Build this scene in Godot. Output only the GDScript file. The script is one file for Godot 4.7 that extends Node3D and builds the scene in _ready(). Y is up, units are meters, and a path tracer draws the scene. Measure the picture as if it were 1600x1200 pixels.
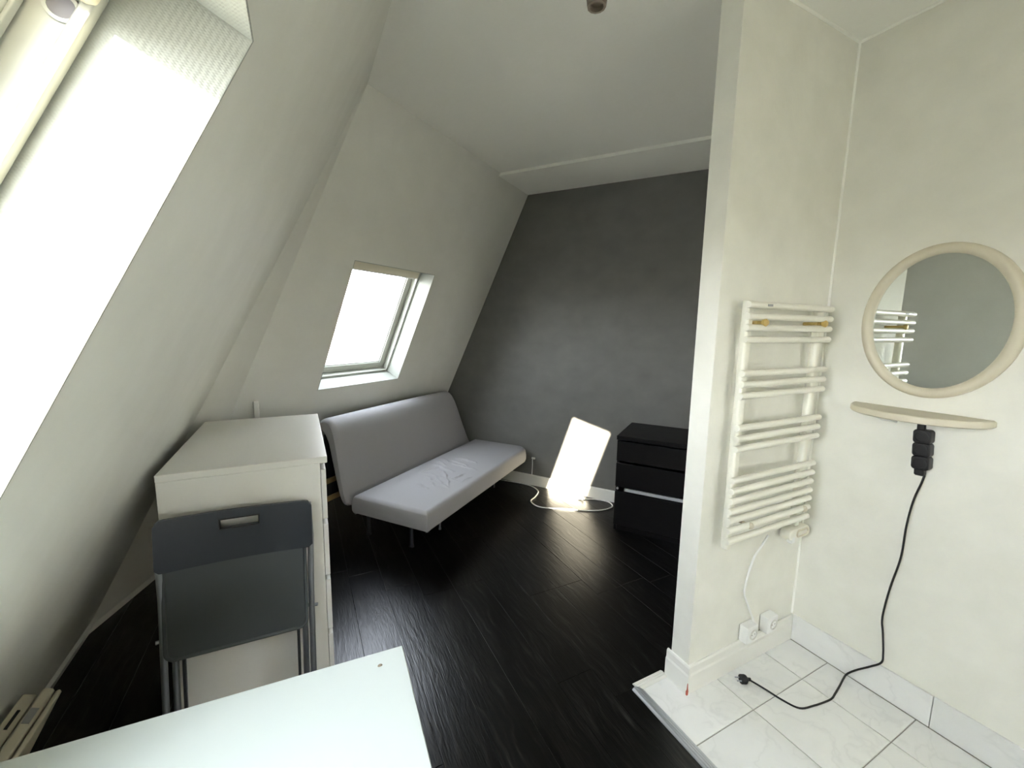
extends Node3D
# Attic room: mansard slopes with two roof windows, dark gable wall, sofa bed, chests, radiator nook.

const H := 2.671
const AW := 0.9585                      # bearing of the dark wall's normal
const XR := 2.093                       # right wall
const ZP := -1.034                      # radiator face of the partition
const XE := 1.371                       # free end of the partition
const ZB := -1.125                      # back face of the partition
const KN := 0.502                       # lean of the near slope
const XB := -0.980                      # its foot
const KF := 0.478                       # lean of the far slope
const UF := -2.971                      # its foot, along the dark wall
const ND := 3.473                       # distance of the dark wall
const ZREAR := 2.8

var DD := Vector3(cos(AW), 0, sin(AW))
var NN := Vector3(sin(AW), 0, -cos(AW))
var M := {}
var names := {}
var uv_off := Vector2.ZERO
var uv_scale := Vector2.ONE
var uv_axes := 0

func _ready():
	# ---------- camera, sky, sun, exposure ----------
	var cam := Camera3D.new()
	cam.name = "camera"
	var yaw := 0.47307
	var pitch := 0.13784
	var roll := 0.01749
	var fw := Vector3(sin(yaw) * cos(pitch), -sin(pitch), -cos(yaw) * cos(pitch))
	var rt := Vector3(cos(yaw), 0, sin(yaw))
	var up := rt.cross(fw)
	cam.transform = Transform3D(Basis(rt * cos(roll) + up * sin(roll), up * cos(roll) - rt * sin(roll), -fw), Vector3(0, 1.5, 0))
	cam.keep_aspect = Camera3D.KEEP_HEIGHT
	cam.fov = rad_to_deg(2.0 * atan(600.0 / 650.23))
	cam.near = 0.02
	add_child(cam)
	cam.current = true
	var sky_mat := ProceduralSkyMaterial.new()
	sky_mat.sky_top_color = Color(0.70, 0.73, 0.775)
	sky_mat.sky_curve = 0.3
	sky_mat.sky_horizon_color = Color(0.97, 0.985, 1.0)
	sky_mat.ground_horizon_color = Color(0.80, 0.79, 0.76)
	sky_mat.ground_bottom_color = Color(0.55, 0.55, 0.54)
	sky_mat.sun_angle_max = 0.5
	var sky := Sky.new()
	sky.sky_material = sky_mat
	var env := Environment.new()
	env.background_mode = Environment.BG_SKY
	env.sky = sky
	env.background_energy_multiplier = 1.0
	env.tonemap_mode = Environment.TONE_MAPPER_LINEAR
	env.tonemap_exposure = 38.0
	env.sdfgi_enabled = true
	env.ssao_enabled = true
	env.ssil_enabled = true
	var we := WorldEnvironment.new()
	we.name = "sky_environment"
	we.environment = env
	add_child(we)
	var sun := DirectionalLight3D.new()
	sun.name = "sun"
	sun.light_color = Color(1.0, 0.95, 0.86)
	sun.light_energy = 0.92
	sun.light_angular_distance = 0.6
	sun.shadow_enabled = true
	sun.look_at_from_position(Vector3.ZERO, Vector3(1.965, -0.965, -2.0), Vector3.UP)
	add_child(sun)

	materials()
	shell()
	windows()
	floors()
	trims()
	sofa()
	white_chest()
	folding_chair()
	table()
	black_chest()
	towel_radiator()
	mirror_and_shelf()
	power_strip()
	small_things()
	convector()
	ceiling_lamp()

# ================= helpers =================
func wf(u: float, y: float, n: float) -> Vector3:   # dark-wall coordinates to the world
	return DD * u + NN * n + Vector3(0, y, 0)

func numbered(called: String) -> String:
	if not names.has(called):
		names[called] = 0
		return called
	names[called] += 1
	return "%s_%03d" % [called, names[called]]

func mb() -> SurfaceTool:
	var st := SurfaceTool.new()
	st.begin(Mesh.PRIMITIVE_TRIANGLES)
	return st

func vtx(st: SurfaceTool, p: Vector3, n: Vector3):
	st.set_normal(n)
	var q := Vector2(p.x, p.z)
	if uv_axes == 2: q = Vector2(p.z, p.y)
	st.set_uv(q * uv_scale + uv_off)
	st.add_vertex(p)

func tri(st: SurfaceTool, a: Vector3, b: Vector3, c: Vector3, na: Vector3, nb: Vector3, nc: Vector3):
	var g := (b - a).cross(c - a)
	if g.length_squared() < 1e-16: return
	if g.dot(na + nb + nc) > 0.0:
		vtx(st, a, na); vtx(st, c, nc); vtx(st, b, nb)
	else:
		vtx(st, a, na); vtx(st, b, nb); vtx(st, c, nc)

func quad(st: SurfaceTool, a: Vector3, b: Vector3, c: Vector3, d: Vector3, n: Vector3):
	tri(st, a, b, c, n, n, n)
	tri(st, a, c, d, n, n, n)

func quad4(st: SurfaceTool, a: Vector3, b: Vector3, c: Vector3, d: Vector3, na: Vector3, nb: Vector3, nc: Vector3, nd: Vector3):
	tri(st, a, b, c, na, nb, nc)
	tri(st, a, c, d, na, nc, nd)

func bx(st: SurfaceTool, center: Vector3, size: Vector3, bev := 0.002, basis := Basis.IDENTITY):
	var h := size * 0.5
	bev = minf(bev, minf(h.x, minf(h.y, h.z)) * 0.9)
	var put := func(s: Vector3, ax: int) -> Vector3:
		var p := Vector3(s.x * (h.x - bev), s.y * (h.y - bev), s.z * (h.z - bev))
		p[ax] = s[ax] * h[ax]
		return center + basis * p
	for ax in 3:
		var u := (ax + 1) % 3
		var v := (ax + 2) % 3
		for s in [-1.0, 1.0]:
			var n := Vector3.ZERO
			n[ax] = s
			var q := []
			for k in [[-1, -1], [1, -1], [1, 1], [-1, 1]]:
				var c := Vector3.ZERO
				c[ax] = s; c[u] = k[0]; c[v] = k[1]
				q.append(put.call(c, ax))
			quad(st, q[0], q[1], q[2], q[3], basis * n)
		# edges along ax: between face u and face v
		for su in [-1.0, 1.0]:
			for sv in [-1.0, 1.0]:
				var c0 := Vector3.ZERO
				c0[u] = su; c0[v] = sv; c0[ax] = -1
				var c1 := c0
				c1[ax] = 1
				var nu := Vector3.ZERO
				nu[u] = su
				var nv := Vector3.ZERO
				nv[v] = sv
				quad4(st, put.call(c0, u), put.call(c1, u), put.call(c1, v), put.call(c0, v), basis * nu, basis * nu, basis * nv, basis * nv)
	for sx in [-1.0, 1.0]:
		for sy in [-1.0, 1.0]:
			for sz in [-1.0, 1.0]:
				var c := Vector3(sx, sy, sz)
				tri(st, put.call(c, 0), put.call(c, 1), put.call(c, 2), basis * Vector3(sx, 0, 0), basis * Vector3(0, sy, 0), basis * Vector3(0, 0, sz))

func box_span(st: SurfaceTool, lo: Vector3, hi: Vector3, bev := 0.002):
	bx(st, (lo + hi) * 0.5, hi - lo, bev)

func ccw(poly: PackedVector2Array) -> PackedVector2Array:
	var a := 0.0
	for i in poly.size():
		var p := poly[i]
		var q := poly[(i + 1) % poly.size()]
		a += p.x * q.y - q.x * p.y
	if a < 0:
		var r := poly.duplicate()
		r.reverse()
		return r
	return poly

func inset(poly: PackedVector2Array, d: float) -> PackedVector2Array:   # counter-clockwise polygon shrunk by mitres
	var out := PackedVector2Array()
	var n := poly.size()
	for i in n:
		var e0 := (poly[i] - poly[(i + n - 1) % n]).normalized()
		var e1 := (poly[(i + 1) % n] - poly[i]).normalized()
		var n0 := Vector2(-e0.y, e0.x)
		var n1 := Vector2(-e1.y, e1.x)
		var m := n0 + n1
		out.append(poly[i] + m * (d / maxf(0.3, 0.5 * m.length_squared())))
	return out

# polygon in the xy plane of xf, from z0 to z1, z1 end bevelled
func prism(st: SurfaceTool, poly_in: PackedVector2Array, z0: float, z1: float, xf := Transform3D.IDENTITY, bev := 0.0, smooth := false, both := false):
	var poly := ccw(poly_in)
	var n := poly.size()
	var top := inset(poly, bev) if bev > 0 else poly
	var sgn := signf(z1 - z0)
	var nz := xf.basis * Vector3(0, 0, sgn)
	var zs := z1 - sgn * bev
	var zb := z0 + (sgn * bev if both else 0.0)
	var bot := top if both else poly
	var idx := Geometry2D.triangulate_polygon(top)
	for k in range(0, idx.size(), 3):
		tri(st, xf * Vector3(top[idx[k]].x, top[idx[k]].y, z1), xf * Vector3(top[idx[k + 1]].x, top[idx[k + 1]].y, z1), xf * Vector3(top[idx[k + 2]].x, top[idx[k + 2]].y, z1), nz, nz, nz)
	for k in range(0, idx.size(), 3):
		tri(st, xf * Vector3(bot[idx[k]].x, bot[idx[k]].y, z0), xf * Vector3(bot[idx[k + 1]].x, bot[idx[k + 1]].y, z0), xf * Vector3(bot[idx[k + 2]].x, bot[idx[k + 2]].y, z0), -nz, -nz, -nz)
	var en := []
	for i in n:
		var e := (poly[(i + 1) % n] - poly[i]).normalized()
		en.append(Vector2(e.y, -e.x))
	for i in n:
		var j := (i + 1) % n
		var na2: Vector2 = en[i]
		var nb2: Vector2 = en[i]
		if smooth:
			na2 = (en[i] + en[(i + n - 1) % n]).normalized()
			nb2 = (en[i] + en[j]).normalized()
		var na := xf.basis * Vector3(na2.x, na2.y, 0)
		var nb := xf.basis * Vector3(nb2.x, nb2.y, 0)
		quad4(st, xf * Vector3(poly[i].x, poly[i].y, zb), xf * Vector3(poly[j].x, poly[j].y, zb), xf * Vector3(poly[j].x, poly[j].y, zs), xf * Vector3(poly[i].x, poly[i].y, zs), na, nb, nb, na)
		if bev > 0:
			quad4(st, xf * Vector3(poly[i].x, poly[i].y, zs), xf * Vector3(poly[j].x, poly[j].y, zs), xf * Vector3(top[j].x, top[j].y, z1), xf * Vector3(top[i].x, top[i].y, z1), na, nb, nz, nz)
			if both:
				quad4(st, xf * Vector3(poly[i].x, poly[i].y, zb), xf * Vector3(poly[j].x, poly[j].y, zb), xf * Vector3(top[j].x, top[j].y, z0), xf * Vector3(top[i].x, top[i].y, z0), na, nb, -nz, -nz)

func spline(pts: Array, per := 8) -> PackedVector3Array:   # Catmull-Rom through the points
	var out := PackedVector3Array()
	var n := pts.size()
	for i in n - 1:
		var p0: Vector3 = pts[maxi(i - 1, 0)]
		var p1: Vector3 = pts[i]
		var p2: Vector3 = pts[i + 1]
		var p3: Vector3 = pts[mini(i + 2, n - 1)]
		for k in per:
			out.append(p1.cubic_interpolate(p2, p0, p3, float(k) / per))
	out.append(pts[n - 1])
	return out

func tube(st: SurfaceTool, path: PackedVector3Array, r: float, seg := 10):
	var n := path.size()
	var t0 := (path[1] - path[0]).normalized()
	var side := t0.cross(Vector3.UP if absf(t0.y) < 0.9 else Vector3.RIGHT).normalized()
	var rings := []
	var norms := []
	for i in n:
		var t := (path[mini(i + 1, n - 1)] - path[maxi(i - 1, 0)]).normalized()
		side = (side - t * side.dot(t)).normalized()
		var b := t.cross(side)
		var ring := []
		var nor := []
		for k in seg:
			var a := TAU * k / seg
			var d := side * cos(a) + b * sin(a)
			nor.append(d)
			ring.append(path[i] + d * r)
		rings.append(ring)
		norms.append(nor)
	for i in n - 1:
		for k in seg:
			var j := (k + 1) % seg
			quad4(st, rings[i][k], rings[i][j], rings[i + 1][j], rings[i + 1][k], norms[i][k], norms[i][j], norms[i + 1][j], norms[i + 1][k])
	for e in [[0, path[0] - path[1]], [n - 1, path[n - 1] - path[n - 2]]]:
		var nn: Vector3 = (e[1] as Vector3).normalized()
		for k in seg:
			tri(st, path[e[0]], rings[e[0]][k], rings[e[0]][(k + 1) % seg], nn, nn, nn)

func rod(st: SurfaceTool, a: Vector3, b: Vector3, r: float, seg := 12):
	tube(st, PackedVector3Array([a, b]), r, seg)

# profile of (radius, height) turned round the y axis of xf; flat steps keep hard edges when hard is on
func lathe(st: SurfaceTool, prof: Array, seg := 24, xf := Transform3D.IDENTITY, squash := Vector2.ONE):
	for i in prof.size() - 1:
		var p: Vector2 = prof[i]
		var q: Vector2 = prof[i + 1]
		var d := (q - p).normalized()
		var nr := Vector2(d.y, -d.x)
		for k in seg:
			var a := TAU * k / seg
			var b := TAU * (k + 1) / seg
			var ca := Vector3(cos(a) * squash.x, 0, sin(a) * squash.y)
			var cb := Vector3(cos(b) * squash.x, 0, sin(b) * squash.y)
			var na := (xf.basis * (Vector3(cos(a) / squash.x, 0, sin(a) / squash.y).normalized() * nr.x + Vector3(0, nr.y, 0))).normalized()
			var nb := (xf.basis * (Vector3(cos(b) / squash.x, 0, sin(b) / squash.y).normalized() * nr.x + Vector3(0, nr.y, 0))).normalized()
			quad4(st, xf * (ca * p.x + Vector3(0, p.y, 0)), xf * (cb * p.x + Vector3(0, p.y, 0)), xf * (cb * q.x + Vector3(0, q.y, 0)), xf * (ca * q.x + Vector3(0, q.y, 0)), na, nb, nb, na)

func rounded(w: float, h: float, r: float, seg := 6) -> PackedVector2Array:
	var out := PackedVector2Array()
	for c in [[1, 1, 0], [-1, 1, 1], [-1, -1, 2], [1, -1, 3]]:
		for k in seg + 1:
			var a: float = (c[2] + float(k) / seg) * PI / 2
			out.append(Vector2(c[0] * (w / 2 - r) + cos(a) * r, c[1] * (h / 2 - r) + sin(a) * r))
	return out

func obj(called: String, st: SurfaceTool, m: Material, parent: Node = null) -> MeshInstance3D:
	var o := MeshInstance3D.new()
	o.mesh = st.commit()
	o.material_override = null
	o.mesh.surface_set_material(0, m)
	o.cast_shadow = GeometryInstance3D.SHADOW_CASTING_SETTING_ON
	o.name = called if parent else numbered(called)
	(parent if parent else self).add_child(o, true)
	return o

func tag(o: Node, label: String, category: String, group := ""):
	o.set_meta("label", label)
	o.set_meta("category", category)
	if group: o.set_meta("group", group)

func struct(o: Node, label := "", category := ""):
	o.set_meta("kind", "structure")
	if label: o.set_meta("label", label)
	if category: o.set_meta("category", category)

func thing(called: String, label: String, category: String, at := Vector3.ZERO, basis := Basis.IDENTITY, group := "") -> Node3D:
	var o := Node3D.new()
	o.name = numbered(called)
	add_child(o)
	o.transform = Transform3D(basis, at)
	tag(o, label, category, group)
	return o

func far_basis() -> Basis: return Basis(NN, Vector3.UP, DD)        # along the far slope, front towards the room
func dark_basis() -> Basis: return Basis(DD, Vector3.UP, -NN)      # along the dark wall, front towards the room

# ================= materials =================
func flat(c: Color, rough := 0.6, metal := 0.0, spec := 0.5) -> StandardMaterial3D:
	var m := StandardMaterial3D.new()
	m.albedo_color = c
	m.roughness = rough
	m.metallic = metal
	m.metallic_specular = spec
	return m

func noise_image(seed_: int, freq: float, oct := 4, size := 512) -> Image:
	var n := FastNoiseLite.new()
	n.seed = seed_
	n.frequency = freq
	n.fractal_octaves = oct
	return n.get_seamless_image(size, size)

func bump(m: StandardMaterial3D, img: Image, strength: float, scale: float, world := true):
	var c := img.duplicate() as Image
	c.convert(Image.FORMAT_RGBA8)
	c.bump_map_to_normal_map(strength)
	m.normal_enabled = true
	m.normal_texture = ImageTexture.create_from_image(c)
	m.uv1_triplanar = true
	m.uv1_world_triplanar = world
	m.uv1_scale = Vector3.ONE * scale

func tinted(seed_: int, freq: float, lo: Color, hi: Color, oct := 4) -> ImageTexture:
	var img := noise_image(seed_, freq, oct)
	var out := Image.create(512, 512, false, Image.FORMAT_RGBA8)
	for y in 512:
		for x in 512:
			out.set_pixel(x, y, lo.lerp(hi, img.get_pixel(x, y).r))
	return ImageTexture.create_from_image(out)

func materials():
	var plaster := noise_image(3, 0.02, 5)
	M.wall = flat(Color(0.905, 0.905, 0.87), 0.75, 0.0, 0.25)  # slopes kept greyer than the ceiling, their shade put into the colour
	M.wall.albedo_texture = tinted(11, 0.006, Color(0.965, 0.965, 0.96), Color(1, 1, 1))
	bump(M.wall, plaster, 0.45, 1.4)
	M.ceil = flat(Color(0.955, 0.955, 0.92), 0.75, 0.0, 0.25)  # whiter than the slopes: bounced light put into the colour
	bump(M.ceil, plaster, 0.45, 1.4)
	M.nook = flat(Color(0.93, 0.925, 0.88), 0.6, 0.0, 0.3)
	M.nook.albedo_texture = M.wall.albedo_texture
	bump(M.nook, plaster, 0.45, 1.4)
	M.dark = flat(Color(0.47, 0.47, 0.45), 0.62, 0.0, 0.35)
	M.dark.albedo_texture = tinted(12, 0.008, Color(0.90, 0.90, 0.90), Color(1, 1, 1))
	bump(M.dark, plaster, 0.45, 1.2)
	# woven paper on the reveal
	var weave := Image.create(256, 256, false, Image.FORMAT_RGBA8)
	for y in 256:
		for x in 256:
			var v := 0.5 + 0.25 * sin(x * TAU / 16.0 + 0.6 * sin(y * TAU / 32.0)) * (0.6 + 0.4 * sin(y * TAU / 8.0))
			weave.set_pixel(x, y, Color(v, v, v))
	M.reveal = flat(Color(0.65, 0.66, 0.625), 0.7, 0.0, 0.25)
	bump(M.reveal, weave, 3.0, 8.0, false)
	M.bead = flat(Color(0.97, 0.97, 0.93), 0.4)
	M.white = flat(Color(0.93, 0.93, 0.91), 0.42)
	M.trim = flat(Color(0.92, 0.915, 0.88), 0.4)
	M.frame = flat(Color(0.68, 0.685, 0.645), 0.4)
	M.pvc = flat(Color(0.87, 0.865, 0.83), 0.45)
	M.furn = flat(Color(0.90, 0.895, 0.865), 0.35)
	M.tabletop = flat(Color(0.755, 0.78, 0.755), 0.38)
	M.radiator = flat(Color(0.92, 0.91, 0.85), 0.3)
	M.cream = flat(Color(0.82, 0.79, 0.70), 0.5)
	M.glass = flat(Color(0.95, 0.98, 1.0, 0.06), 0.02)
	M.glass.transparency = BaseMaterial3D.TRANSPARENCY_ALPHA
	M.mirror = flat(Color(0.90, 0.92, 0.91), 0.01, 1.0)
	M.black = flat(Color(0.045, 0.045, 0.048), 0.45)
	M.cord = flat(Color(0.06, 0.055, 0.055), 0.5)
	M.blackwood = flat(Color(0.07, 0.066, 0.07), 0.4, 0.0, 0.3)
	M.chair = flat(Color(0.185, 0.205, 0.23), 0.42)
	M.chairseat = flat(Color(0.29, 0.31, 0.315), 0.36)
	M.steel = flat(Color(0.62, 0.64, 0.66), 0.3, 0.85)
	M.darksteel = flat(Color(0.25, 0.26, 0.28), 0.4, 0.7)
	M.brass = flat(Color(0.78, 0.68, 0.42), 0.45, 0.3)
	M.grey = flat(Color(0.60, 0.60, 0.59), 0.5)
	M.boltgrey = flat(Color(0.40, 0.39, 0.40), 0.5)
	M.railgrey = flat(Color(0.72, 0.73, 0.73), 0.4)
	M.slatwood = flat(Color(0.50, 0.41, 0.25), 0.55)
	M.alu = flat(Color(0.75, 0.76, 0.77), 0.35, 0.6)
	M.grout = flat(Color(0.62, 0.61, 0.57), 0.8)
	M.under = flat(Color(0.03, 0.03, 0.03), 0.7)
	M.red = flat(Color(0.72, 0.35, 0.28), 0.7)
	M.lamp = flat(Color(0.46, 0.42, 0.37), 0.35)
	M.crumb = flat(Color(0.55, 0.50, 0.42), 0.8)
	# sofa cloth
	M.cloth = flat(Color(0.61, 0.605, 0.605), 0.85, 0.0, 0.3)
	bump(M.cloth, noise_image(21, 0.12, 3, 256), 1.5, 6.0, false)
	# black planks: fine lengthwise grain, shared by four tones
	var grain := Image.create(512, 1024, false, Image.FORMAT_RGBA8)
	var hgt := Image.create(512, 1024, false, Image.FORMAT_RGBA8)
	var n1 := FastNoiseLite.new()
	n1.seed = 5; n1.frequency = 1.0; n1.fractal_octaves = 4
	var n2 := FastNoiseLite.new()
	n2.seed = 9; n2.frequency = 1.0; n2.fractal_octaves = 3
	for y in 1024:
		var a := TAU * y / 1024.0
		var cy := cos(a)
		var sy := sin(a)
		for x in 512:
			var warp := n2.get_noise_3d(x * 0.006, cy * 1.2, sy * 1.2)
			var g := n1.get_noise_3d(x * 0.055 + warp * 1.3, cy * 1.3, sy * 1.3)
			var f := n2.get_noise_3d(x * 0.35 + 40.0, cy * 3.5, sy * 3.5)
			var v := clampf(0.46 + 0.62 * g + 0.22 * f, 0.0, 1.0)
			v = v * v * 0.95 + 0.08
			grain.set_pixel(x, y, Color(v, v, v * 0.99))
			var hh := clampf(0.5 + 0.35 * g + 0.3 * f, 0, 1)
			hgt.set_pixel(x, y, Color(hh, hh, hh))
	var gt := ImageTexture.create_from_image(grain)
	hgt.bump_map_to_normal_map(1.1)
	var ht := ImageTexture.create_from_image(hgt)
	M.planks = []
	for k in 4:
		var p := flat([Color(0.235, 0.23, 0.222), Color(0.20, 0.198, 0.197), Color(0.265, 0.258, 0.248), Color(0.215, 0.213, 0.208)][k], 0.28, 0.0, 0.42)
		p.albedo_texture = gt
		p.normal_enabled = true
		p.normal_texture = ht
		p.normal_scale = 0.5
		M.planks.append(p)
	# marble-look tiles
	var tile := Image.create(512, 512, false, Image.FORMAT_RGBA8)
	var n3 := FastNoiseLite.new()
	n3.seed = 31; n3.frequency = 0.006; n3.fractal_octaves = 4
	for y in 512:
		for x in 512:
			var w := n3.get_noise_2d(x * 0.7, y * 1.3)
			var vein := pow(1.0 - absf(n3.get_noise_2d(x + 300.0 + 60.0 * w, y * 0.8 + 90.0 * w)), 14.0)
			var cloud := 0.5 + 0.5 * w
			var v := 0.985 - 0.035 * cloud - 0.035 * vein
			tile.set_pixel(x, y, Color(v, v, v * 0.995))
	M.tiles = []
	for k in 3:
		var t := flat([Color(0.94, 0.94, 0.925), Color(0.925, 0.925, 0.91), Color(0.95, 0.95, 0.935)][k], 0.28)
		t.albedo_texture = ImageTexture.create_from_image(tile) if k == 0 else M.tiles[0].albedo_texture
		M.tiles.append(t)

# ================= shell =================
# a slab: polygon in the plane (o + a*x + b*y), inner face towards -c, with an optional rectangular opening
func slab(called: String, o: Vector3, a: Vector3, b: Vector3, c: Vector3, poly: PackedVector2Array, thick: float, m: Material, hole := Rect2()) -> MeshInstance3D:
	var st := mb()
	var P := func(q: Vector2, d: float) -> Vector3: return o + a * q.x + b * q.y + c * d
	var pieces := [poly]
	if hole.size.x > 0:
		pieces = []
		var x0 := hole.position.x
		var x1 := hole.end.x
		var y0 := hole.position.y
		var y1 := hole.end.y
		for r in [[-50, x0, -50, 50], [x1, 50, -50, 50], [x0, x1, -50, y0], [x0, x1, y1, 50]]:
			var rect := PackedVector2Array([Vector2(r[0], r[2]), Vector2(r[1], r[2]), Vector2(r[1], r[3]), Vector2(r[0], r[3])])
			pieces.append_array(Geometry2D.intersect_polygons(poly, rect))
		var q := [Vector2(x0, y0), Vector2(x1, y0), Vector2(x1, y1), Vector2(x0, y1)]
		for i in 4:
			var p0: Vector2 = q[i]
			var p1: Vector2 = q[(i + 1) % 4]
			var e := (p1 - p0).normalized()
			var nn := a * -e.y + b * e.x
			quad(st, P.call(p0, 0), P.call(p1, 0), P.call(p1, thick), P.call(p0, thick), nn)
	for piece in pieces:
		var idx := Geometry2D.triangulate_polygon(piece)
		for k in range(0, idx.size(), 3):
			for d in [[0.0, -c], [thick, c]]:
				tri(st, P.call(piece[idx[k]], d[0]), P.call(piece[idx[k + 1]], d[0]), P.call(piece[idx[k + 2]], d[0]), d[1], d[1], d[1])
	var pp := ccw(poly)
	for i in pp.size():
		var p0 := pp[i]
		var p1 := pp[(i + 1) % pp.size()]
		var e := (p1 - p0).normalized()
		quad(st, P.call(p0, 0), P.call(p1, 0), P.call(p1, thick), P.call(p0, thick), a * e.y - b * e.x)
	var w := obj(called, st, m)
	struct(w)
	return w

var near_o: Vector3
var near_a := Vector3(0, 0, -1)      # along the near slope, away from the camera
var near_b: Vector3                  # up the slope
var near_c: Vector3                  # outwards
var far_o: Vector3
var far_a: Vector3
var far_b: Vector3
var far_c: Vector3
var near_hole: Rect2
var far_hole: Rect2
var rear_hole: Rect2
var A := Vector3.ZERO
var B1 := Vector3(-0.980, 0, -2.53)
var B2: Vector3
const TH := 0.30
const REV := 0.13

func shell():
	near_o = Vector3(XB, 0, 0)
	near_b = Vector3(KN, 1, 0).normalized()
	near_c = Vector3(-1, KN, 0).normalized()
	far_o = DD * UF
	far_a = NN
	far_b = (DD * KF + Vector3.UP).normalized()
	far_c = (-DD + Vector3.UP * KF).normalized()
	# apex where both slopes meet the ceiling
	var xt := XB + KN * H
	var ut := UF + KF * H
	var nt := (xt - DD.x * ut) / NN.x
	A = wf(ut, H, nt)
	B2 = wf(UF, 0, 1.135)
	var ln := sqrt(1 + KN * KN)
	var lf := sqrt(1 + KF * KF)
	near_hole = Rect2(-0.03, 1.045 * ln, 0.752, (1.880 - 1.045) * ln)
	far_hole = Rect2(1.853, 1.045 * lf, 0.772, (1.881 - 1.045) * lf)
	var e := 0.003
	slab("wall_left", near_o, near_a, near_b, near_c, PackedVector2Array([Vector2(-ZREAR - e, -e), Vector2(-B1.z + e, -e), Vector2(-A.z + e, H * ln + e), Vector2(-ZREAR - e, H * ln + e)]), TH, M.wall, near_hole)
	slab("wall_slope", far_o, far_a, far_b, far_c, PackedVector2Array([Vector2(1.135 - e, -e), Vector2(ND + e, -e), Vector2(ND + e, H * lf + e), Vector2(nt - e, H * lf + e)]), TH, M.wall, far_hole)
	var ma := (B2 - B1)
	var ml := ma.length()
	ma = ma.normalized()
	var mup := (A - B1)
	mup = (mup - ma * mup.dot(ma))
	var ay := mup.length()
	mup = mup.normalized()
	var mc := mup.cross(ma).normalized()
	if mc.dot(Vector3(-1, 0, -1)) < 0: mc = -mc
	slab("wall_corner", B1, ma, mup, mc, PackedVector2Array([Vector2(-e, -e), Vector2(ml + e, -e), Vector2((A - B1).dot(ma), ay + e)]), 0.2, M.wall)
	# dark gable wall, its outline follows the slope
	var right := (ZB + 0.02 + cos(AW) * ND) / sin(AW)
	slab("wall_back", NN * ND, DD, Vector3.UP, NN, PackedVector2Array([Vector2(UF - 0.02, -0.02), Vector2(right, -0.02), Vector2(right, H + 0.02), Vector2(UF + KF * (H + 0.02) - 0.02, H + 0.02)]), 0.2, M.dark)
	# partition with the radiator, carried on to the gable wall; its end face is seen as a bright post
	var st := mb()
	box_span(st, Vector3(XE, 0, ZB), Vector3(3.75, H, ZP), 0.003)
	struct(obj("wall_partition", st, M.nook))
	st = mb()
	box_span(st, Vector3(XR, -0.02, ZP - 0.01), Vector3(XR + 0.2, H + 0.02, ZREAR), 0.001)
	struct(obj("wall_right", st, M.nook))
	rear_hole = Rect2(1.00, 0.98, 0.62, 1.10)  # opening added to let fill light in from behind the camera
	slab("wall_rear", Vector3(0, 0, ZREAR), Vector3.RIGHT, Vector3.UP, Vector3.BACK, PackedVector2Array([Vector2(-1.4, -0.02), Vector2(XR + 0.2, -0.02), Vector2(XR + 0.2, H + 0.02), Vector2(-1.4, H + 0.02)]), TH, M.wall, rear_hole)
	# ceiling with the lower strip along the gable wall
	var cut := PackedVector2Array()
	for p in [Vector3(xt, 0, ZREAR + 0.1), A, wf(ut, 0, ND + 0.02), wf(right, 0, ND + 0.02), Vector3(3.7, 0, ZP), Vector3(XR + 0.1, 0, ZP), Vector3(XR + 0.1, 0, ZREAR + 0.1)]:
		cut.append(Vector2(p.x, p.z))
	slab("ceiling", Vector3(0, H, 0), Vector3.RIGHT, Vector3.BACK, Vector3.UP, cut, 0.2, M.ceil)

func windows():
	window("window_1", near_o, near_a, near_b, near_c, near_hole, "large white roof window beside the camera, sun on its reveal", 1)
	window("window_2", far_o, far_a, far_b, far_c, far_hole, "small white roof window in the slope above the grey sofa", 2)
	window("window_3", Vector3(0, 0, ZREAR), Vector3.LEFT, Vector3.UP, Vector3.BACK, Rect2(-rear_hole.end.x, rear_hole.position.y, rear_hole.size.x, rear_hole.size.y), "upright white window added unseen in the rear wall for fill light", 3)  # unseen window, added to brighten the faces turned towards the camera

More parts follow.
